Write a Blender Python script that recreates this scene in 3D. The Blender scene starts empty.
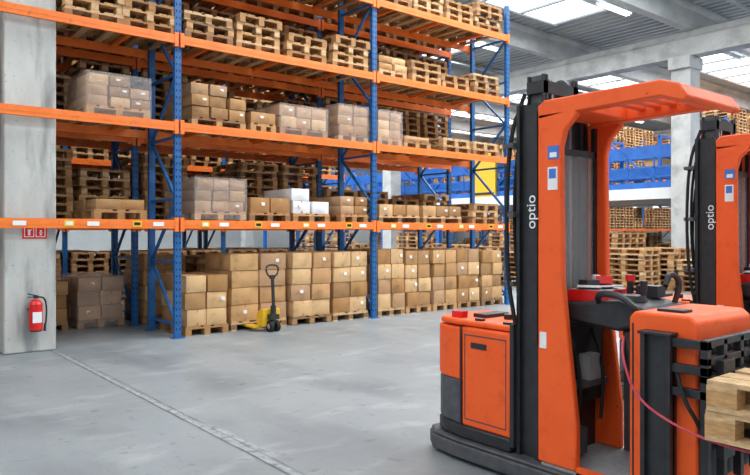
import bpy, bmesh, math, random
from mathutils import Matrix, Vector
random.seed(7)
scn=bpy.context.scene
scn.view_settings.view_transform='Standard'
scn.view_settings.look='None'

# ---------------------------------------------------------------- materials
def srgb(r,g,b):
    f=lambda c:(c/255/12.92) if c/255<=0.04045 else ((c/255+0.055)/1.055)**2.4
    return (f(r),f(g),f(b),1)
def mat(name,c1,c2=None,scale=4,rough=0.5,metal=0,bump=0,stretch=(1,1,1),detail=4,alpha=1,emit=0,trans=0,coat=0,wear=None):
    m=bpy.data.materials.new(name); m.use_nodes=True
    nt=m.node_tree; p=nt.nodes['Principled BSDF']
    p.inputs['Roughness'].default_value=rough; p.inputs['Metallic'].default_value=metal
    p.inputs['Base Color'].default_value=c1
    p.inputs['Alpha'].default_value=alpha
    p.inputs['Transmission Weight'].default_value=trans
    p.inputs['Coat Weight'].default_value=coat
    if emit:
        p.inputs['Emission Color'].default_value=c1; p.inputs['Emission Strength'].default_value=emit
    tc=nt.nodes.new('ShaderNodeTexCoord'); mp=nt.nodes.new('ShaderNodeMapping')
    mp.inputs['Scale'].default_value=stretch
    nt.links.new(tc.outputs['Object'],mp.inputs['Vector'])
    n=nt.nodes.new('ShaderNodeTexNoise'); n.inputs['Scale'].default_value=scale; n.inputs['Detail'].default_value=detail
    n.inputs['Roughness'].default_value=0.65
    nt.links.new(mp.outputs[0],n.inputs['Vector'])
    out=None
    if c2:
        r=nt.nodes.new('ShaderNodeValToRGB')
        r.color_ramp.elements[0].position=.3; r.color_ramp.elements[1].position=.7
        r.color_ramp.elements[0].color=c1; r.color_ramp.elements[1].color=c2
        nt.links.new(n.outputs['Fac'],r.inputs['Fac']); out=r.outputs['Color']
        for wr in (wear or []):
            n2=nt.nodes.new('ShaderNodeTexNoise'); n2.inputs['Scale'].default_value=wr[1]; n2.inputs['Detail'].default_value=10
            mp2=nt.nodes.new('ShaderNodeMapping'); mp2.inputs['Scale'].default_value=wr[4] if len(wr)>4 else (1,1,1)
            nt.links.new(tc.outputs['Object'],mp2.inputs['Vector'])
            nt.links.new(mp2.outputs[0],n2.inputs['Vector'])
            r2=nt.nodes.new('ShaderNodeValToRGB'); r2.color_ramp.elements[0].position=wr[2]; r2.color_ramp.elements[1].position=wr[3]
            nt.links.new(n2.outputs['Fac'],r2.inputs['Fac'])
            mx=nt.nodes.new('ShaderNodeMix'); mx.data_type='RGBA'
            nt.links.new(r2.outputs['Color'],mx.inputs[0]); nt.links.new(out,mx.inputs[6]); mx.inputs[7].default_value=wr[0]
            out=mx.outputs[2]
        nt.links.new(out,p.inputs['Base Color'])
    if bump:
        b=nt.nodes.new('ShaderNodeBump'); b.inputs['Strength'].default_value=bump; b.inputs['Distance'].default_value=.02
        nt.links.new(n.outputs['Fac'],b.inputs['Height']); nt.links.new(b.outputs[0],p.inputs['Normal'])
    return m
M={}
M['floor']=mat('concrete_floor',srgb(130,137,141),srgb(154,161,164),scale=.4,rough=.42,bump=.02,detail=12,
    wear=[(srgb(112,119,124),1.1,.48,.72,(1,.45,1)),(srgb(170,175,177),2.3,.56,.78,(.6,1.3,1)),(srgb(98,104,108),6,.62,.78),(srgb(104,109,112),26,.62,.78),(srgb(176,180,180),55,.66,.76)])
M['joint']=mat('joint_filler',srgb(80,84,86),srgb(112,116,118),scale=20,rough=.8)
M['patch']=mat('joint_patch',srgb(134,140,143),srgb(160,164,165),scale=7,rough=.8,bump=.3,wear=[(srgb(110,115,117),12,.5,.65)])
M['concrete']=mat('column_concrete',srgb(172,175,172),srgb(206,207,202),scale=2.2,rough=.9,bump=.2,detail=10,stretch=(1,1,.35),
    wear=[(srgb(138,141,140),5,.52,.70,(1,1,.2)),(srgb(112,114,114),22,.64,.78)])
M['concrete_lt']=mat('precast_concrete',srgb(170,172,171),srgb(192,194,192),scale=1.5,rough=.9,wear=[(srgb(140,143,143),2,.5,.75,(.3,1,1))])
M['ceil']=mat('corrugated_steel',srgb(158,164,167),srgb(182,187,189),scale=.8,rough=.5)
M['wall']=mat('wall_paint',srgb(150,155,156),srgb(170,174,174),scale=.5,rough=.9)
M['sky']=mat('skylight_glazing',(.92,.97,1,1),rough=.5,emit=2.4)
M['lamp']=mat('lamp_tube',(1,.98,.94,1),rough=.5,emit=3)
M['win']=mat('window_glazing',(.9,.96,1,1),rough=.3,emit=1.5)
M['blue']=mat('rack_blue',srgb(18,84,146),srgb(30,102,166),scale=6,rough=.42)
M['rorange']=mat('rack_orange',srgb(238,116,36),srgb(248,132,52),scale=5,rough=.45,wear=[(srgb(196,94,36),14,.60,.8)])
M['hole']=mat('slot_dark',srgb(12,22,40),rough=.8)
M['steel']=mat('galvanised',srgb(140,145,148),srgb(170,173,175),scale=30,rough=.35,metal=.7)
M['chrome']=mat('chromed_rod',srgb(200,200,205),rough=.15,metal=1)
M['black']=mat('black_steel',srgb(26,28,31),srgb(44,46,50),scale=12,rough=.48)
M['rubber']=mat('black_rubber',srgb(20,20,21),srgb(32,32,33),scale=20,rough=.8)
M['dgrey']=mat('dark_grey_plastic',srgb(64,66,70),srgb(86,88,92),scale=14,rough=.6)
M['grey']=mat('grey_plastic',srgb(140,144,146),srgb(160,163,164),scale=14,rough=.6)
M['mat']=mat('floor_mat',srgb(132,136,138),srgb(156,160,162),scale=40,rough=.8,bump=.3)
M['torange']=mat('truck_orange',srgb(240,88,24),srgb(246,98,32),scale=3,rough=.58,wear=[(srgb(220,80,28),9,.56,.8),(srgb(130,66,40),30,.67,.75)])
M['red']=mat('red_paint',srgb(205,20,22),srgb(220,32,28),scale=8,rough=.3)
M['white']=mat('white_label',srgb(238,240,240),srgb(225,228,230),scale=8,rough=.6)
M['offwhite']=mat('painted_fascia',srgb(212,216,216),srgb(226,228,228),scale=1,rough=.7)
M['yellow']=mat('yellow_label',srgb(240,200,30),srgb(228,186,24),scale=8,rough=.6)
M['jyellow']=mat('jack_yellow',srgb(240,192,40),srgb(222,174,34),scale=20,rough=.4)
M['lblue']=mat('sticker_blue',srgb(60,110,190),srgb(70,120,200),scale=8,rough=.5)
M['pink']=mat('red_hose',srgb(190,60,80),srgb(205,80,95),scale=8,rough=.5)
M['mezzblue']=mat('conveyor_blue',srgb(20,92,178),srgb(36,114,204),scale=3,rough=.45)
def lin(a,k): return (a[0]*k,a[1]*k,a[2]*k,1)
W=[(208,162,110),(184,138,90),(220,184,138),(152,116,82),(172,130,88)]
M['wood']=[mat('pallet_wood_%d'%i,srgb(*c),lin(srgb(*c),.58),scale=7,rough=.85,stretch=(2.5,2.5,8),bump=.1) for i,c in enumerate(W)]
C=[(208,164,112),(184,140,92),(220,180,130),(166,126,84),(198,152,104),(190,150,112),(176,130,80)]
M['card']=[mat('cardboard_%d'%i,srgb(*c),lin(srgb(*c),.76),scale=3,rough=.85,wear=[(lin(srgb(*c),.5),6,.56,.8)]) for i,c in enumerate(C)]
M['tape']=mat('packing_tape',srgb(184,138,90),srgb(170,124,78),scale=10,rough=.35)
M['wbox']=mat('white_carton',srgb(232,234,236),srgb(218,220,222),scale=5,rough=.8)
M['film']=mat('stretch_film',srgb(190,184,180),srgb(236,232,230),scale=5,rough=.14,alpha=.22,stretch=(1,1,4),bump=1.0)
M['glass']=mat('clear_acrylic',srgb(225,235,235),rough=.05,alpha=.12)

# ---------------------------------------------------------------- mesh builder
class MB:
    def __init__(s): s.v=[];s.f=[];s.m=[];s.mats=[]
    def mi(s,m):
        if m not in s.mats: s.mats.append(m)
        return s.mats.index(m)
    def add(s,vs,fs,m):
        b=len(s.v); k=s.mi(m)
        s.v.extend([tuple(v) for v in vs])
        for f in fs: s.f.append([b+i for i in f]); s.m.append(k)
    def bb(s,x0,x1,y0,y1,z0,z1,m,rz=0,R=None):
        vs=[Vector((x,y,z)) for x in(x0,x1) for y in(y0,y1) for z in(z0,z1)]
        if rz or R:
            c=Vector(((x0+x1)/2,(y0+y1)/2,(z0+z1)/2)); A=R or Matrix.Rotation(rz,3,'Z')
            vs=[c+A@(v-c) for v in vs]
        s.add(vs,[(0,1,3,2),(4,6,7,5),(0,4,5,1),(2,3,7,6),(0,2,6,4),(1,5,7,3)],m)
    def cyl(s,p0,p1,r,m,n=14,r2=None):
        p0=Vector(p0);p1=Vector(p1); r2=r if r2 is None else r2
        d=(p1-p0).normalized(); a=Vector((0,0,1)) if abs(d.z)<.9 else Vector((1,0,0))
        u=d.cross(a).normalized(); w=d.cross(u)
        vs=[]
        for i in range(n):
            t=2*math.pi*i/n; o=u*math.cos(t)+w*math.sin(t); vs+= [p0+o*r,p1+o*r2]
        fs=[(2*i,2*i+1,(2*i+3)%(2*n),(2*i+2)%(2*n)) for i in range(n)]
        fs+=[tuple(2*i for i in range(n)),tuple(2*i+1 for i in reversed(range(n)))]
        s.add(vs,fs,m)
    def tube(s,pts,r,m,n=8):
        P=[Vector(p) for p in pts]
        for it in range(2):
            Q=[P[0]]
            for a,b in zip(P,P[1:]): Q+=[a*.75+b*.25,a*.25+b*.75]
            P=Q+[P[-1]]
        rings=[]
        for i,p in enumerate(P):
            d=(P[min(i+1,len(P)-1)]-P[max(i-1,0)]).normalized()
            a=Vector((0,0,1)) if abs(d.z)<.95 else Vector((1,0,0))
            u=d.cross(a).normalized(); w=d.cross(u)
            rings.append([p+(u*math.cos(2*math.pi*k/n)+w*math.sin(2*math.pi*k/n))*r for k in range(n)])
        vs=[v for g in rings for v in g]; fs=[]
        for i in range(len(rings)-1):
            for k in range(n): fs.append((i*n+k,i*n+(k+1)%n,(i+1)*n+(k+1)%n,(i+1)*n+k))
        fs+=[tuple(range(n)),tuple((len(rings)-1)*n+k for k in reversed(range(n)))]
        s.add(vs,fs,m)
    def bar(s,p0,p1,w,h,m):
        p0=Vector(p0);p1=Vector(p1); d=(p1-p0).normalized()
        a=Vector((1,0,0)) if abs(d.x)<.9 else Vector((0,0,1))
        u=d.cross(a).normalized()*w/2; v=d.cross(u).normalized()*h/2
        vs=[p+i*u+j*v for p in(p0,p1) for i in(-1,1) for j in(-1,1)]
        s.add(vs,[(0,1,3,2),(4,6,7,5),(0,4,5,1),(2,3,7,6),(0,2,6,4),(1,5,7,3)],m)
    def prism(s,poly,axis,a0,a1,m):
        n=len(poly)
        def P(p,a): return {'x':(a,p[0],p[1]),'y':(p[0],a,p[1]),'z':(p[0],p[1],a)}[axis]
        vs=[P(p,a0) for p in poly]+[P(p,a1) for p in poly]
        fs=[tuple(range(n)),tuple(reversed(range(n,2*n)))]+[(i,(i+1)%n,n+(i+1)%n,n+i) for i in range(n)]
        s.add(vs,fs,m)
    def carton(s,cx,cy,z,sx,sy,sz,m,rz=0,bulge=.012,tape=True):
        us=[-1,-.55,-.08,.08,.55,1]; vsn=[-1,-.62,0,.62,1]
        A=Matrix.Rotation(rz,3,'Z'); h=Vector((sx/2,sy/2,sz/2)); c=Vector((cx,cy,z+sz/2))
        for ax in range(3):
            for sg in(-1,1):
                o=[i for i in range(3) if i!=ax]; b=[]
                for v in vsn:
                    for u in us:
                        q=[0,0,0]; q[o[0]]=u; q[o[1]]=v; q[ax]=sg
                        p=Vector([q[i]*h[i] for i in range(3)])
                        k=bulge*(1-u*u)*(1-v*v)
                        p[ax]+=sg*(k if ax!=2 else -k*.2)
                        b.append(c+A@p)
                n=len(us)
                F=[];T=[]
                for j in range(4):
                    for i in range(5):
                        f=(j*n+i,j*n+i+1,(j+1)*n+i+1,(j+1)*n+i)
                        tp=tape and i==2 and (ax==2 or (ax==1 and j in(0,3)))
                        (T if tp else F).append(f)
                s.add(b,F,m)
                if T: s.add(b,T,M['tape'])
    def pallet(s,cx,cy,z,m,lx=.8,ly=1.2,rz=0,m2=None):
        m2=m2 or m
        def B(x0,x1,y0,y1,z0,z1,mm):
            c=Vector((cx,cy,0)); A=Matrix.Rotation(rz,3,'Z')
            vs=[c+A@Vector((x,y,zz)) for x in(x0,x1) for y in(y0,y1) for zz in(z+z0,z+z1)]
            s.add(vs,[(0,1,3,2),(4,6,7,5),(0,4,5,1),(2,3,7,6),(0,2,6,4),(1,5,7,3)],mm)
        for i,x in enumerate((-lx/2+.05,0,lx/2-.05)):
            B(x-.05,x+.05,-ly/2,ly/2,0,.022,m)
            for y in(-ly/2+.07,0,ly/2-.07): B(x-.05,x+.05,y-.07,y+.07,.022,.1,m2)
        for y in(-ly/2+.07,0,ly/2-.07): B(-lx/2,lx/2,y-.07,y+.07,.1,.122,m)
        for x in(-lx/2+.07,-lx*.24,0,lx*.24,lx/2-.07): B(x-.062,x+.062,-ly/2,ly/2,.122,.144,m)
    def mesh(s,name):
        me=bpy.data.meshes.new(name); me.from_pydata(s.v,[],s.f)
        for m in s.mats: me.materials.append(m)
        me.polygons.foreach_set('material_index',s.m)
        bm=bmesh.new(); bm.from_mesh(me); bmesh.ops.recalc_face_normals(bm,faces=bm.faces); bm.to_mesh(me); bm.free()
        me.shade_smooth(); me.set_sharp_from_angle(angle=math.radians(32))
        return me
    def obj(s,name,parent=None,loc=(0,0,0),bevel=0):
        o=bpy.data.objects.new(name,s.mesh(name)); scn.collection.objects.link(o)
        o.location=loc
        if parent: o.parent=parent
        if bevel:
            b=o.modifiers.new('bevel','BEVEL'); b.width=bevel; b.segments=2; b.limit_method='ANGLE'; b.angle_limit=math.radians(40)
        return o
def empty(name,loc=(0,0,0)):
    e=bpy.data.objects.new(name,None); scn.collection.objects.link(e); e.location=loc; e.empty_display_size=.2; return e
def inst(name,me,loc,rz=0,sc=(1,1,1)):
    o=bpy.data.objects.new(name,me); scn.collection.objects.link(o); o.location=loc; o.rotation_euler=(0,0,rz); o.scale=sc; return o

# ---------------------------------------------------------------- shell
b=MB(); b.bb(-12,46,-10,44,-.2,0,M['floor']); b.obj('floor')
b=MB()
def wig(x0,y0,y1,w,z,m,amp,step=.09):
    n=int((y1-y0)/step); L=[];Rr=[]
    for i in range(n+1):
        y=y0+(y1-y0)*i/n; L.append((x0-w/2+random.uniform(-amp,amp),y,z)); Rr.append((x0+w/2+random.uniform(-amp,amp),y,z))
    b.add(L+Rr,[(i,i+1,n+1+i+1,n+1+i) for i in range(n)],m)
wig(2.41,-6,9.4,.06,.0015,M['patch'],.018)
wig(2.38,-6,40,.012,.003,M['joint'],.004)
wig(2.46,-6,9.4,.005,.003,M['joint'],.003)
wig(2.47,4.3,5.2,.10,.002,M['patch'],.04)
wig(12.9,-6,40,.016,.003,M['joint'],.003)
b.obj('floor_joint')
b=MB(); b.bb(46,46.3,-10,44,0,9,M['wall'])
b.obj('wall_east')
b=MB(); b.bb(-12,46,44,44.3,0,9,M['wall']); b.obj('wall_north')
wn=1
for y0 in range(-6,42,8):
    for z0,z1 in((2.4,4.2),(5.8,7.2)):
        b=MB(); b.bb(45.93,45.98,y0,y0+6.8,z0,z1,M['win'])
        for k in range(5): b.bb(45.88,45.97,y0+k*1.7-.04,y0+k*1.7+.04,z0,z1,M['white'])
        for zz in(z0,(z0+z1)/2,z1): b.bb(45.88,45.97,y0,y0+6.8,zz-.04,zz+.04,M['white'])
        b.obj('window_%d'%wn); wn+=1
for x0 in range(-8,44,8):
    b=MB(); z0,z1=(2.4,4.2); b.bb(x0,x0+6.8,43.93,43.98,z0,z1,M['win'])
    for k in range(5): b.bb(x0+k*1.7-.04,x0+k*1.7+.04,43.88,43.97,z0,z1,M['white'])
    for zz in(z0,(z0+z1)/2,z1): b.bb(x0,x0+6.8,43.88,43.97,zz-.04,zz+.04,M['white'])
    b.obj('window_%d'%wn); wn+=1
# corrugated ceiling
b=MB(); vs=[];x=-12.0;prof=[]
while x<46:
    prof+=[(x,8.8),(x+.14,8.8),(x+.19,8.9),(x+.31,8.9)]; x+=.36
n=len(prof)
vs=[(p[0],-10,p[1]) for p in prof]+[(p[0],44,p[1]) for p in prof]
b.add(vs,[(i,i+1,n+i+1,n+i) for i in range(n-1)],M['ceil'])
b.obj('ceiling')
# roof structure
beamY=[.7-4.8,.7,5.5,10.3,15.1,19.9,24.7,29.5,34.3,39.1]
for y in beamY:
    b=MB()
    b.prism([(y-.14,8.02),(y+.14,8.02),(y+.14,8.6),(y+.24,8.7),(y+.24,8.79),(y-.24,8.79),(y-.24,8.7),(y-.14,8.6)],'x',-12,46,M['concrete_lt'])
    b.obj('roof_beam')
for x in(2.1,21.5,40.9):
    b=MB()
    b.prism([(x-.28,7.2),(x+.28,7.2),(x+.28,7.75),(x+.18,7.85),(x+.18,8.01),(x-.18,8.01),(x-.18,7.85),(x-.28,7.75)],'y',-10,44,M['concrete_lt'])
    b.obj('roof_girder')
# service pipes under the roof
b=MB()
for y in(8.1,17.6): b.cyl((-11,y,7.9),(45.5,y,7.9),.05,M['steel'],10)
b.obj('service_pipes')
# fluorescent luminaires below the roof beams
for y in(5.5,10.3,15.1,19.9,24.7):
    for x in(14,17,26,29,32,35):
        b=MB(); b.bb(x-.75,x+.75,y-.1,y+.1,7.78,7.84,M['white']); b.cyl((x-.7,y-.04,7.76),(x+.7,y-.04,7.76),.018,M['lamp'],8); b.cyl((x-.7,y+.04,7.76),(x+.7,y+.04,7.76),.018,M['lamp'],8)
        for dx in(-.6,.6): b.cyl((x+dx,y,7.84),(x+dx,y,8.02),.008,M['steel'],6)
        b.obj('fluorescent_luminaire')
for (x,y) in((21.5,-4),(21.5,10.5),(21.5,25),(21.5,39.5),(40.9,10.5),(40.9,25),(2.14,25)):
    b=MB(); b.bb(x-.32,x+.32,y-.32,y+.32,0,7.2,M['concrete_lt']); b.bb(x-.45,x+.45,y-.36,y+.36,6.8,7.2,M['concrete_lt']); b.obj('concrete_column',bevel=.02)
b=MB(); b.bb(1.82,2.46,9.86,10.46,0,7.2,M['concrete'])
b.obj('concrete_column',bevel=.02)
# skylights
for i in range(len(beamY)-1):
    y=(beamY[i]+beamY[i+1])/2
    for x0,x1 in((-9,0.5),(4.5,19),(25,38)):
        b=MB(); b.bb(x0,x1,y-.95,y+.95,8.60,8.64,M['sky'])
        b.bb(x0-.1,x1+.1,y-1.05,y-.95,8.54,8.66,M['white']); b.bb(x0-.1,x1+.1,y+.95,y+1.05,8.54,8.66,M['white'])
        k=x0
        while k<=x1+.01: b.bb(k-.05,k+.05,y-.95,y+.95,8.54,8.65,M['ceil']); k+=(x1-x0)/8
        b.obj('skylight')
        L=bpy.data.lights.new('skylight_daylight','AREA'); L.shape='RECTANGLE'; L.size=x1-x0; L.size_y=1.9; L.energy=(x1-x0)*(52 if x0>0 else 26)
        L.color=(.97,.985,1)
        o=bpy.data.objects.new('skylight_daylight',L); scn.collection.objects.link(o); o.location=((x0+x1)/2,y,8.5)

# ---------------------------------------------------------------- racks
LV=[1.72,3.19,4.50,5.90]
def rack(y0,xs,dep=1.1,H=6.65,detail=True,skip=None):
    e=empty('pallet_rack',(xs[0],y0,0))
    ox,oy=xs[0],y0
    b=MB()
    for X in xs:
        x=X-ox
        for y,sg in((0,1),(dep,-1)):
            b.bb(x-.05,x+.05,y-.003 if sg>0 else y-.07,y+.07 if sg>0 else y+.003,0.01,H,M['blue'])
            b.bb(x-.09,x+.09,y-.06,y+.1 if sg>0 else y+.06,0,.012,M['blue'])
            if detail:
                z=.12
                while z<H-.05:
                    for dx in(-.026,.026): b.bb(x+dx-.008,x+dx+.008,y-.006 if sg>0 else y+.001,y-.001 if sg>0 else y+.006,z,z+.035,M['hole'])
                    for dy in(.035,): b.bb(x-.053,x-.049,y+sg*dy-.009,y+sg*dy+.009,z+.02,z+.05,M['hole'])
                    z+=.1
        z=.2; k=0
        while z<H-.3:
            z2=min(z+.95,H-.1)
            b.bb(x-.02,x+.02,.06,dep-.06,z-.02,z+.02,M['blue'])
            p=(x,.06,z) if k%2==0 else (x,dep-.06,z); q=(x,dep-.06,z2) if k%2==0 else (x,.06,z2)
            b.bar(p,q,.04,.04,M['blue']); z=z2; k+=1
        b.bb(x-.02,x+.02,.06,dep-.06,H-.12,H-.08,M['blue'])
    b.obj('upright_frames',e)
    b=MB()
    for i in range(len(xs)-1):
        xa,xb=xs[i]-ox,xs[i+1]-ox
        for z in LV:
            for y in(-.055,dep+.005):
                b.bb(xa+.05,xb-.05,y,y+.05,z-.065,z+.065,M['rorange'])
                b.bb(xa+.05,xb-.05,y-.004 if y<0 else y+.05,y if y<0 else y+.054,z-.012,z+.012,M['rorange'])
                for xx in(xa+.045,xb-.045): b.bb(xx-.03,xx+.03,y-.006,y+.056,z-.11,z+.1,M['rorange'])
            x=xa+.6
            while x<xb-.2:
                if not(skip and skip[0]<x+ox<skip[1]): b.bb(x-.03,x+.03,-.005,dep+.005,z+.01,z+.06,M['rorange'])
                x+=1.3
    b.obj('load_beams',e)
    if detail:
        b=MB()
        for i in range(len(xs)-1):
            xa,xb=xs[i]-ox,xs[i+1]-ox
            for k in range(4):
                x=xa+.35+k*(xb-xa-.5)/3.6
                b.bb(x,x+.13,-.064,-.059,1.68,1.765,M['yellow'])
                b.bb(x+.02,x+.11,-.066,-.0635,1.70,1.745,M['hole'] if k%2 else M['white'])
                b.bb(x+.3,x+.46,-.064,-.059,1.69,1.75,M['white'])
        b.obj('location_labels',e)
XS=[-3.51,.32,4.15,7.98,11.82]
rack(9.77,XS,skip=(1.7,2.6))
rack(11.57,XS,skip=(-9,-8))
rack(15.9,XS,detail=False)
rack(17.3,XS,detail=False)
XF=[30.4,34.2,38.0,41.8]
FY=(7,13,19,26,33)
for y in FY: rack(y,XF,detail=False)

# ---------------------------------------------------------------- stock
TOP=[z+.062 for z in LV]
def wood(): return random.choice(M['wood'])
def stackmesh(n,jit=.025):
    b=MB()
    for k in range(n): b.pallet(random.uniform(-jit,jit),random.uniform(-jit,jit),k*.144,wood(),rz=random.uniform(-.03,.03),m2=wood())
    return b.mesh('pallet_stack')
PM={n:[stackmesh(n) for _ in range(3)] for n in(2,3,4,5,6,7,8,11)}
def pstack(x,y,z,n,rz=0): return inst('pallet_stack',random.choice(PM[n]),(x,y,z),rz)
def boxes(x0,x1,y0,y1,z,h,layer=.275,nx=2,ny=2,pal=True,film=False,white=False,name=None,bul=.028,jit=.018,drop=0):
    b=MB(); cx,cy=(x0+x1)/2,(y0+y1)/2; ox=cx; oy=cy
    zz=0
    if pal: b.pallet(0,0,0,wood(),lx=x1-x0,ly=y1-y0,m2=wood()); zz=.145
    n=max(1,round((h-zz)/layer)); lh=(h-zz)/n; sx=(x1-x0)/nx; sy=(y1-y0)/ny
    tone=random.sample(M['card'],3)
    for k in range(n):
        for i in range(nx):
            for j in range(ny):
                if k==n-1 and drop and i>=nx-drop: continue
                m=M['wbox'] if white else random.choice(tone)
                b.carton(-(x1-x0)/2+sx*(i+.5)+random.uniform(-jit,jit),-(y1-y0)/2+sy*(j+.5)+random.uniform(-jit,jit),zz,sx-.03,sy-.03,lh-.008,m,rz=random.uniform(-.05,.05),bulge=bul,tape=random.random()<.5)
                if j==0 and random.random()<.25:
                    xx=-(x1-x0)/2+sx*(i+.5)+random.uniform(-.1,.05)
                    b.bb(xx,xx+.06,-(y1-y0)/2-.022,-(y1-y0)/2+.01,zz+lh*.45,zz+lh*.65,M['white'])
        zz+=lh
    if film:
        hx,hy=(x1-x0)/2+.014,(y1-y0)/2+.014
        b.carton(0,0,.02,2*hx,2*hy,zz+.0,M['film'],bulge=.04,tape=False)
    return b.obj(name or('wrapped_pallet_load' if film else 'cardboard_box_stack'),loc=(cx,cy,z))
Y0,Y1=9.84,10.9
# ground level
boxes(4.30,5.02,9.84,10.85,0,.93,.262)
boxes(5.10,6.14,9.90,10.9,0,1.25)
boxes(6.22,7.04,Y0,Y1,0,1.25)
boxes(7.08,7.88,Y0,Y1,0,1.25)
x=8.12
for k in range(5):
    w=.68; boxes(x,x+w,Y0+.02*(k%2),Y1,0,1.25+random.uniform(-.05,.03)); x+=.73
# level 1
z=TOP[0]
boxes(2.95,3.7,Y0,Y1,z,.30,.15)
boxes(4.45,5.33,Y0,Y1,z,.66,.17,nx=3,film=True)
boxes(5.40,6.18,Y0,Y1,z,.40,.25)
boxes(6.24,7.0,Y0,Y1,z,.58,.2,white=True,drop=1)
boxes(7.25,7.88,Y0,Y1,z,.48,.17)
boxes(8.15,9.2,Y0,Y1,z,.36,.22,nx=3)
boxes(9.3,10.4,Y0,Y1,z,.36,.22,nx=3)
pstack(11.1,10.38,z,3)
# level 2
z=TOP[1]
boxes(2.85,3.75,Y0,Y1,z,.60,.15,nx=3,film=True,drop=1)
boxes(4.40,5.33,Y0,Y1,z,.68,.18,nx=3,drop=1)
boxes(5.42,5.90,Y0,Y1,z,.34,.2,nx=1)
boxes(5.98,6.95,Y0,Y1,z,.52,.19,nx=3,film=True)
boxes(7.20,7.88,Y0,Y1,z,.66,.17,film=True)
boxes(8.12,8.72,Y0,Y1,z,.66,.17,film=True)
boxes(8.78,9.5,Y0,Y1,z,.25,.12)
pstack(10.2,10.38,z,2); pstack(11.1,10.38,z,2)
# level 3/4
for z,L in((TOP[2],[(2.95,4),(3.75,3),(4.65,3),(5.55,4),(6.5,3),(7.45,4),(9.35,3),(10.2,2),(11.1,3)]),
           (TOP[3],[(2.9,4),(3.72,5),(4.65,6),(5.5,5),(6.5,6),(7.45,4),(8.5,3),(9.4,4),(10.3,3),(11.2,4)])):
    for x,n in L: pstack(x,10.38,z,n)
boxes(8.15,8.85,Y0,Y1,TOP[2],.42,.15)
# left bay, beyond column
for z,n in((TOP[0],4),(TOP[1],6),(TOP[2],5),(TOP[3],6)):
    for x in(.9,-.5,-1.6,-2.6): pstack(x,10.38,z,n)
for x in(.9,-.5,-1.6,-2.6): boxes(x-.4,x+.4,Y0,Y1,0,1.25)
# row 2: pallet stacks on every level
for li,z in enumerate(TOP):
    for i in range(4):
        xa=XS[i]
        for k in range(4):
            n=8 if random.random()<.7 else random.choice([6,7])
            if li==0 and i==3: n=random.choice([4,5,6])
            pstack(xa+.52+k*.93,12.12,z,n)
boxes(3.25,4.0,11.7,12.7,0,.85,.24,film=True)
boxes(2.35,3.1,11.7,12.7,0,.80,.24)
for x in(-2.9,-1.8,-.7): pstack(x,12.12,0,8)
boxes(4.3,5.1,11.6,12.6,0,1.2); 
for x in(5.7,6.6,7.4,8.6,9.5,10.4,11.2): pstack(x,12.12,0,random.choice([7,8,8]))
for yy in(16.45,17.85):
    for li,z in enumerate([0]+TOP):
        for i in range(4):
            for k in range(4):
                if random.random()<.95: pstack(XS[i]+.52+k*.93,yy,z,random.choice([7,8,8]))
for y in FY:
    for z in [0]+TOP:
        for i in range(3):
            for k in range(4):
                if random.random()<.8: pstack(XF[i]+.52+k*.92,y+.55,z,random.choice([4,6,8,8]))
# loose floor stacks beyond racks
for x,y,n in((16.0,13.0,7),(16.9,13.1,8),(16.2,14.4,8),(17.2,9.9,8),(18.1,9.6,7),(19.0,9.9,8),(18.2,8.3,6),(19.2,8.2,7),(18.0,11.2,11),(19.0,11.3,11),
             (20,6.6,7),(20,13.5,8),(19,15,11),(20.,16.5,11),(18,17,8),(17.5,19,11),(19,20,8),(16,21,8),(14.5,20,11),(16,24,11),(18,24,8)):
    pstack(x,y,0,n,random.uniform(-.1,.1))
for k in range(14):
    pstack(24.5+(k%3)*1.3,5+k*2.0,0,random.choice([8,11,7]))

# ---------------------------------------------------------------- mezzanine
e=empty('mezzanine_platform',(22.1,2,0))
b=MB(); b.bb(0,7,0,38,2.86,3.12,M['steel']); b.bb(-.06,0,0,38,2.74,3.12,M['offwhite']); b.bb(7,7.06,0,38,2.78,3.12,M['offwhite'])
b.obj('deck',e)
b=MB()
for k in range(10):
    for x in(.15,6.8): b.bb(x-.09,x+.09,k*4+.5-.09,k*4+.5+.09,0,2.86,M['mezzblue'])
b.obj('posts',e)
e=empty('guard_rail',(22.3,2,3.122))
b=MB(); y=0
while y<=38: b.bb(.0,.05,y-.025,y+.025,0,1.1,M['mezzblue']); y+=1.0
for z in(1.08,.75,.42): b.bb(0,.05,0,38,z-.025,z+.025,M['mezzblue'])
b.bb(-.01,.0,0,38,0.0,.22,M['mezzblue'])
b.obj('rails',e)
e=empty('roller_conveyor',(23.1,2,3.122))
b=MB()
for zc in(.62,1.4):
    for x in(0,.9): b.bb(x-.04,x+.04,0,38,zc-.2,zc+.2,M['mezzblue'])
    y=.1
    while y<38: b.cyl((.04,y,zc+.12),(.86,y,zc+.12),.035,M['steel'],8); y+=.3
b.obj('conveyor_beds',e)
b=MB(); y=.2; k=0
while y<37.5:
    for x in(0,.9): b.bb(x-.05,x+.05,y-.06,y+.06,0,1.9,M['mezzblue'])
    b.bb(-.05,.95,y-.04,y+.04,1.85,1.95,M['mezzblue'])
    b.bar((-.07,y,.1),(-.07,y+1.9,1.8),.08,.05,M['mezzblue']) if k%2 else b.bar((-.07,y+1.9,.1),(-.07,y,1.8),.08,.05,M['mezzblue'])
    y+=2; k+=1
b.obj('supports',e)
b=MB()
for k in range(12): b.carton(.45,1.2+k*3.1,.78,.5,.7,.35,M['mezzblue'] if k%3 else M['card'][0],bulge=0,tape=False)
b.obj('totes',e)
b=MB(); b.bb(0,.05,0,1.3,.0,2.1,M['jyellow']); b.bb(-.03,.0,.1,1.2,.1,.2,M['black']); b.bb(-.03,.0,.1,1.2,1.9,2.0,M['black'])
for yy in(0,1.22): b.bb(-.03,.08,yy,yy+.08,0,2.16,M['jyellow'])
b.obj('yellow_safety_gate',loc=(22.18,19.0,3.122))

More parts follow.
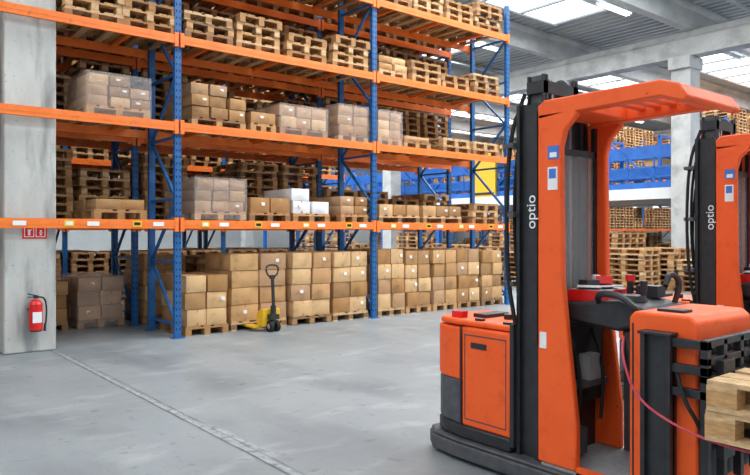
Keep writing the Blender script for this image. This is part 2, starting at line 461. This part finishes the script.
# ---------------------------------------------------------------- order picker trucks
def T(b,v0,v1,t0,t1,z0,z1,m): b.bb(v0,v1,-t1,-t0,z0,z1,m)
def order_picker(ox,load):
    e=empty('order_picker_truck',(3.466+ox,3.65,0))
    O,K,G=M['torange'],M['black'],M['dgrey']
    # chassis skirt
    b=MB()
    pl=[(-.05,-1.62),(-.05,-.34),(-.02,-.1),(.08,.03),(.57,.03),(.67,-.1),(.70,-.34),(.70,-1.62)]
    b.prism(pl,'z',.03,.13,G)
    pl2=[(x*.97+.01,y*.985-.01) for x,y in pl]; b.prism(pl2,'z',.13,.155,G)
    b.obj('chassis_skirt',e,bevel=.012)
    b=MB()
    for v,t in((.12,.3),(.45,.3),(.08,1.5),(.5,1.5),(.12,1.95),(.45,1.95)): b.cyl((v,-t,.07),(v+.12,-t,.07),.07,M['rubber'],20)
    b.obj('wheels',e)
    # rear motor body: lower grey, upper orange
    pb=[(0,-.80),(0,-.36),(.03,-.16),(.1,-.05),(.55,-.05),(.62,-.16),(.65,-.36),(.65,-.80)]
    b=MB(); b.prism(pb,'z',.155,.25,K)
    b.prism([(0.004,-.36),(.034,-.16),(.104,-.055),(.546,-.055),(.616,-.16),(.646,-.36)],'z',.25,.56,G)
    b.prism([(.0,-.36),(.03,-.16),(.1,-.05),(.55,-.05),(.62,-.16),(.65,-.36)],'z',.56,.93,O)
    b.obj('rear_cover',e,bevel=.015)
    b=MB()
    T(b,0,.65,.37,.80,.25,.94,O)
    b.obj('battery_door',e,bevel=.018)
    b=MB(); b.prism([(0.02,-.82),(0.01,-.3),(.05,-.12),(.13,-.06),(.52,-.06),(.6,-.12),(.64,-.3),(.63,-.82)],'z',.945,.985,O)
    b.obj('top_lid',e,bevel=.014)
    b=MB()
    T(b,-.003,.003,.355,.37,.25,.94,K); T(b,-.004,.0,.46,.60,.80,.84,K); T(b,-.004,.0,.40,.77,.885,.892,G)
    T(b,-.004,0,.40,.77,.30,.307,G); T(b,-.004,0,.40,.405,.307,.885,G); T(b,-.004,0,.765,.77,.307,.885,G)
    T(b,.2,.45,.30,.42,.985,1.01,K); b.cyl((.3,-.55,.985),(.3,-.55,1.02),.04,K); T(b,.08,.14,.2,.3,.985,1.03,M['red'])
    for t in(.45,.7): T(b,.05,.09,t,t+.06,.985,1.0,K)
    T(b,.0,.62,.80,.83,.2,1.0,K)
    b.obj('door_trim',e)
    # mast
    b=MB()
    for v in(.03,.50):
        T(b,v,v+.08,.83,.855,.1,2.42,K); T(b,v,v+.08,.975,1.0,.1,2.42,K); T(b,v+.03,v+.05,.83,1.0,.1,2.42,K)
        w=v+.085 if v<.3 else v-.055
        T(b,w,w+.05,.85,.865,.3,2.62,K); T(b,w,w+.05,.965,.98,.3,2.62,K); T(b,w+.02,w+.03,.85,.98,.3,2.62,G)
    for z in(.3,1.1,1.75,2.34): T(b,.05,.56,.83,.86,z,z+.09,K)
    T(b,.11,.50,.85,.98,2.5,2.58,K)
    b.obj('mast_rails',e)
    b=MB()
    b.cyl((.31,-.91,.2),(.31,-.91,1.6),.045,K); b.cyl((.31,-.91,1.6),(.31,-.91,2.5),.028,M['chrome'])
    for v in(.2,.40):
        b.cyl((v,-.9,2.56),(v+.035,-.9,2.56),.07,G,20); b.cyl((v-.008,-.9,2.56),(v+.043,-.9,2.56),.02,M['steel'])
        T(b,v+.008,v+.028,.82,.83,.9,2.56,M['steel']); T(b,v+.008,v+.028,.968,.976,.9,2.56,M['steel'])
    b.tube([(.02,-.83,1.0),(-.01,-.79,1.3),(.0,-.77,1.8),(.02,-.79,2.25),(.08,-.86,2.5)],.014,M['rubber'])
    b.tube([(.10,-.83,1.0),(.08,-.77,1.5),(.08,-.78,2.1),(.14,-.86,2.5)],.012,M['rubber'])
    b.tube([(.16,-.83,1.0),(.15,-.75,1.4),(.13,-.77,1.9),(.17,-.86,2.45)],.012,M['rubber'])
    for z in(1.25,1.7,2.15): b.bb(-.01,.18,.765-1.6,.80-1.55,z,z+.03,G)
    b.obj('lift_cylinder_and_chains',e)
    # cab posts
    b=MB()
    side=[(-1.02,.17),(-1.30,.17),(-1.30,.45),(-1.24,.95),(-1.20,1.3),(-1.19,2.12),(-1.22,2.22),(-1.3,2.3),(-1.3,2.34),(-1.02,2.34)]
    b.prism(side,'x',0,.05,O)
    b.prism([(y+.07,z) for y,z in side],'x',.60,.65,O)
    b.obj('cab_posts',e,bevel=.012)
    b=MB(); T(b,-.006,.05,.955,1.02,.9,2.36,K); T(b,.6,.656,.90,.95,.9,2.36,K)
    T(b,.06,.59,1.02,1.05,.17,1.02,K)
    T(b,.05,.08,1.03,1.06,1.02,2.3,K); T(b,.57,.60,1.03,1.06,1.02,2.3,K); T(b,.06,.59,1.03,1.06,2.1,2.14,K)
    b.obj('cab_trim',e)
    b=MB(); T(b,.08,.57,1.04,1.048,1.02,2.1,M['glass']); b.obj('rear_window',e)
    # canopy
    b=MB()
    sp=[(-1.02,2.3),(-1.02,2.39),(-1.07,2.42),(-1.82,2.42),(-1.92,2.385),(-1.97,2.31),(-1.95,2.285),(-1.90,2.30),(-1.82,2.33),(-1.25,2.32)]
    for v in(0,.56): b.prism(sp,'x',v,v+.09,O)
    b.prism([(-1.76,2.42),(-1.82,2.42),(-1.92,2.385),(-1.97,2.31),(-1.95,2.285),(-1.90,2.30),(-1.82,2.33),(-1.76,2.34)],'x',.05,.6,O)
    T(b,.05,.6,1.02,1.30,2.33,2.412,O)
    for t in(1.38,1.48,1.58,1.68): T(b,.06,.6,t,t+.05,2.37,2.405,O)
    b.obj('overhead_guard',e,bevel=.01)
    # interior
    b=MB()
    T(b,0.0,.65,1.05,1.75,.155,.17,M['mat'])
    T(b,.0,.03,1.30,1.64,.155,.20,O)
    T(b,.61,.64,1.25,1.62,.17,.95,G)
    T(b,.08,.57,1.06,1.12,.5,1.0,M['rubber'])
    T(b,.15,.5,1.12,1.2,.62,.66,M['dgrey']); T(b,.3,.42,1.08,1.2,.66,.82,M['grey'])
    T(b,.1,.3,1.08,1.18,.2,.36,G)
    b.tube([(.2,-1.1,1.0),(.15,-1.22,.8),(.2,-1.2,.5),(.25,-1.1,.25)],.012,M['rubber'])
    b.tube([(.45,-1.1,1.0),(.4,-1.24,.75),(.42,-1.2,.4)],.012,M['rubber'])
    b.obj('cab_interior',e)
    # console
    b=MB()
    b.prism([(-1.08,1.06),(-1.08,1.16),(-1.5,1.2),(-1.66,1.17),(-1.66,1.08),(-1.5,1.02)],'x',.12,.6,K)
    b.prism([(-1.5,1.03),(-1.66,1.05),(-1.66,.7),(-1.58,.7)],'x',.15,.58,K)
    b.obj('control_console',e,bevel=.02)
    b=MB()
    b.cyl((.28,-1.5,1.19),(.28,-1.5,1.225),.085,K,24,r2=.075); b.cyl((.32,-1.55,1.225),(.32,-1.55,1.31),.016,K,12,r2=.024)
    T(b,.46,.56,1.42,1.56,1.2,1.27,K); b.cyl((.5,-1.36,1.18),(.5,-1.36,1.29),.02,K,12)
    b.cyl((.5,-1.36,1.29),(.5,-1.36,1.33),.03,M['red'],14)
    b.tube([(.16,-1.62,1.12),(.08,-1.64,1.16),(.07,-1.55,1.24),(.09,-1.38,1.24),(.16,-1.36,1.15)],.02,K)
    b.tube([(.54,-1.62,1.15),(.56,-1.66,1.3),(.5,-1.62,1.36),(.44,-1.62,1.28)],.018,K)
    b.obj('steering_controls',e)
    b=MB()
    b.bb(.20,.54,-1.34,-1.08,1.17,1.24,M['red'],rz=.2); b.bb(.215,.525,-1.33,-1.09,1.238,1.243,M['grey'],rz=.2)
    b.bb(.20,.36,-1.28,-1.14,1.245,1.26,M['white'],R=Matrix.Rotation(.5,3,'Z')@Matrix.Rotation(.15,3,'Y'))
    b.bb(.3,.46,-1.33,-1.2,1.25,1.262,M['white'],R=Matrix.Rotation(-.4,3,'Z')@Matrix.Rotation(-.12,3,'X'))
    b.bb(.24,.34,-1.24,-1.16,1.262,1.30,K,rz=-.3); b.bb(.36,.52,-1.26,-1.16,1.25,1.30,M['red'],R=Matrix.Rotation(.6,3,'Z')@Matrix.Rotation(.3,3,'Y'))
    b.cyl((.46,-1.14,1.24),(.46,-1.14,1.32),.028,M['white'],14)
    b.obj('document_tray',e,bevel=.005)
    # front box
    b=MB()
    b.prism([(-1.64,.12),(-1.64,1.13),(-1.67,1.165),(-1.98,1.165),(-2.02,1.13),(-2.02,.12)],'x',0,.65,O)
    b.obj('front_compartment',e,bevel=.014)
    b=MB()
    T(b,.02,.63,2.02,2.04,.3,1.0,K)
    T(b,-.004,0,1.66,1.67,.2,1.1,K); T(b,.1,.2,1.75,1.9,1.165,1.18,K)
    # carriage
    T(b,-.08,-.005,1.75,1.775,.06,1.06,K); T(b,-.08,-.005,1.89,1.915,.06,1.06,K); T(b,-.05,-.03,1.75,1.915,.06,1.06,K)
    T(b,-.09,-.0,1.74,1.92,1.06,1.075,K)
    for z in(1.03,.90,.78): T(b,-.06,-.02,1.9,2.1,z-.022,z+.022,K)
    for z in(1.04,.95,.86): T(b,-.06,.7,2.06,2.10,z-.018,z+.018,K)
    for v in(-.06,.12,.32,.52,.66): T(b,v,v+.04,2.06,2.10,.3,1.05,K)
    T(b,0,.65,2.04,2.09,.5,.6,K)
    for v in(.05,.46):
        T(b,v,v+.13,2.09,2.13,.45,.95,K); T(b,v,v+.13,2.13,3.2,.56,.595,K)
    b.obj('fork_carriage',e,bevel=.004)
    b=MB()
    b.tube([(-.02,-1.62,1.02),(-.09,-1.65,.92),(-.11,-1.74,.72),(-.12,-1.95,.62),(-.12,-2.2,.57),(-.12,-2.6,.58),(-.1,-2.75,.6)],.007,M['pink'])
    b.tube([(-.03,-1.92,.9),(-.1,-2.0,.75),(-.08,-2.05,.66),(0,-2.06,.55)],.011,M['rubber'])
    b.obj('hydraulic_hoses',e)
    # stickers
    b=MB()
    T(b,-.004,0,1.10,1.18,2.05,2.13,M['lblue']); T(b,-.005,-.0035,1.115,1.165,2.06,2.09,M['white'])
    T(b,-.004,0,1.10,1.17,1.86,2.0,M['white']); T(b,-.005,-.003,1.11,1.16,1.93,1.99,M['lblue'])
    T(b,-.005,0,1.04,1.09,.88,.98,M['white'])
    b.obj('warning_labels',e)
    cu=bpy.data.curves.new('lettering','FONT'); cu.body='optio'; cu.size=.10; cu.extrude=.001
    cu.materials.append(M['white'])
    o=bpy.data.objects.new('lettering',cu); scn.collection.objects.link(o); o.parent=e
    o.matrix_local=Matrix(((0,0,-1,-.009),(0,1,0,-1.010),(1,0,0,1.62),(0,0,0,1)))
    return e
order_picker(0,True)
order_picker(2.45,False)
b=MB()
for k in range(2): b.pallet(.01*k,0,k*.145,M['wood'][2],lx=.8,ly=1.2,m2=M['wood'][0],rz=.02*k)
b.obj('wooden_pallet',loc=(3.466+.24,3.65-2.73,.597))

# ---------------------------------------------------------------- extinguisher and sign
e=empty('fire_extinguisher',(2.18,9.75,.29))
b=MB(); R=M['red']
b.cyl((0,0,0),(0,0,.02),.07,M['black'],24,r2=.078); b.cyl((0,0,.02),(0,0,.36),.082,R,28)
b.cyl((0,0,.36),(0,0,.40),.082,R,28,r2=.062); b.cyl((0,0,.40),(0,0,.42),.062,R,28,r2=.03); b.cyl((0,0,.42),(0,0,.45),.02,M['steel'])
b.bb(-.055,.055,-.084,-.07,.12,.26,M['white'])
b.obj('tank',e)
b=MB(); b.bb(-.025,.025,-.03,.03,.44,.47,M['black']); b.bb(-.1,.03,-.012,.012,.475,.49,M['black'],R=Matrix.Rotation(.25,3,'Y')); b.bb(-.1,.0,-.012,.012,.45,.462,M['black'])
b.tube([(.02,0,.455),(.11,0,.44),(.13,-.01,.3),(.12,-.02,.12),(.1,-.03,.05)],.011,M['rubber']); b.cyl((.105,-.025,.1),(.1,-.03,.0),.014,M['black'],12,r2=.02)
b.bb(-.02,.02,.08,.107,.0,.42,M['steel']); b.bb(-.09,.09,.03,.085,.28,.3,M['black'])
b.obj('valve_hose_bracket',e)
b=MB(); b.bb(-.15,.15,-.006,0,-.085,.085,R); b.bb(-.13,-.01,-.008,-.006,-.065,.065,M['white']); b.bb(.01,.13,-.008,-.006,-.065,.065,M['white'])
b.bb(-.12,-.02,-.01,-.008,-.055,.055,R);b.bb(.02,.12,-.01,-.008,-.055,.055,R)
b.bb(-.085,-.055,-.012,-.01,-.04,.025,M['white']); b.bb(-.09,-.04,-.012,-.01,.025,.035,M['white'])
b.bb(.05,.1,-.012,-.01,-.01,.0,M['white']); b.bb(.06,.085,-.012,-.01,-.04,.03,M['white'])
b.obj('fire_extinguisher_sign',loc=(2.19,9.858,1.6))

# ---------------------------------------------------------------- pallet jack
e=empty('pallet_jack',(5.62,9.52,0)); Yl=M['jyellow']; K=M['black']
b=MB()
for s in(-1,1):
    b.prism([(.12,.09),(1.15,.09),(1.22,.05),(1.15,.055),(.12,.05)],'x',s*.19-.075,s*.19+.075,Yl)
    b.cyl((s*.19-.04,1.08,.035),(s*.19+.04,1.08,.035),.035,M['grey'],16)
b.prism([(.0,.08),(.2,.08),(.2,.3),(.08,.36),(.0,.36)],'x',-.16,.16,Yl)
b.obj('fork_frame',e,bevel=.008)
b=MB(); b.cyl((0,-.06,.12),(0,-.06,.42),.045,K,18); b.cyl((0,-.06,.42),(0,-.06,.5),.02,M['chrome'])
b.bb(-.08,.08,-.12,.02,.2,.28,K)
for s in(-1,1): b.cyl((s*.03,-.06,.09),(s*.085,-.06,.09),.09,M['rubber'],24); b.cyl((s*.086,-.06,.09),(s*.09,-.06,.09),.04,M['grey'],16)
b.obj('pump_and_wheels',e)
b=MB(); b.bar((0,-.08,.22),(0,-.03,.9),.04,.04,K)
b.tube([(0,-.03,.86),(-.1,-.03,.92),(-.12,-.02,1.05),(0,-.02,1.08),(.12,-.02,1.05),(.1,-.03,.92),(0,-.03,.86)],.016,K); b.bb(-.04,.04,-.05,0,.85,.91,K)
b.obj('tow_handle',e)

# ---------------------------------------------------------------- world, camera
w=bpy.data.worlds.new('world'); scn.world=w; w.use_nodes=True
bg=w.node_tree.nodes['Background']; bg.inputs[0].default_value=(.88,.94,1,1); bg.inputs[1].default_value=.68
cam=bpy.data.cameras.new('camera'); co=bpy.data.objects.new('camera',cam); scn.collection.objects.link(co)
co.location=(0,0,1.6); co.rotation_euler=(math.radians(90),0,-math.atan2(.633,.774))
cam.lens=36*675/750; cam.sensor_width=36; cam.shift_y=-.007; cam.clip_end=200
scn.camera=co
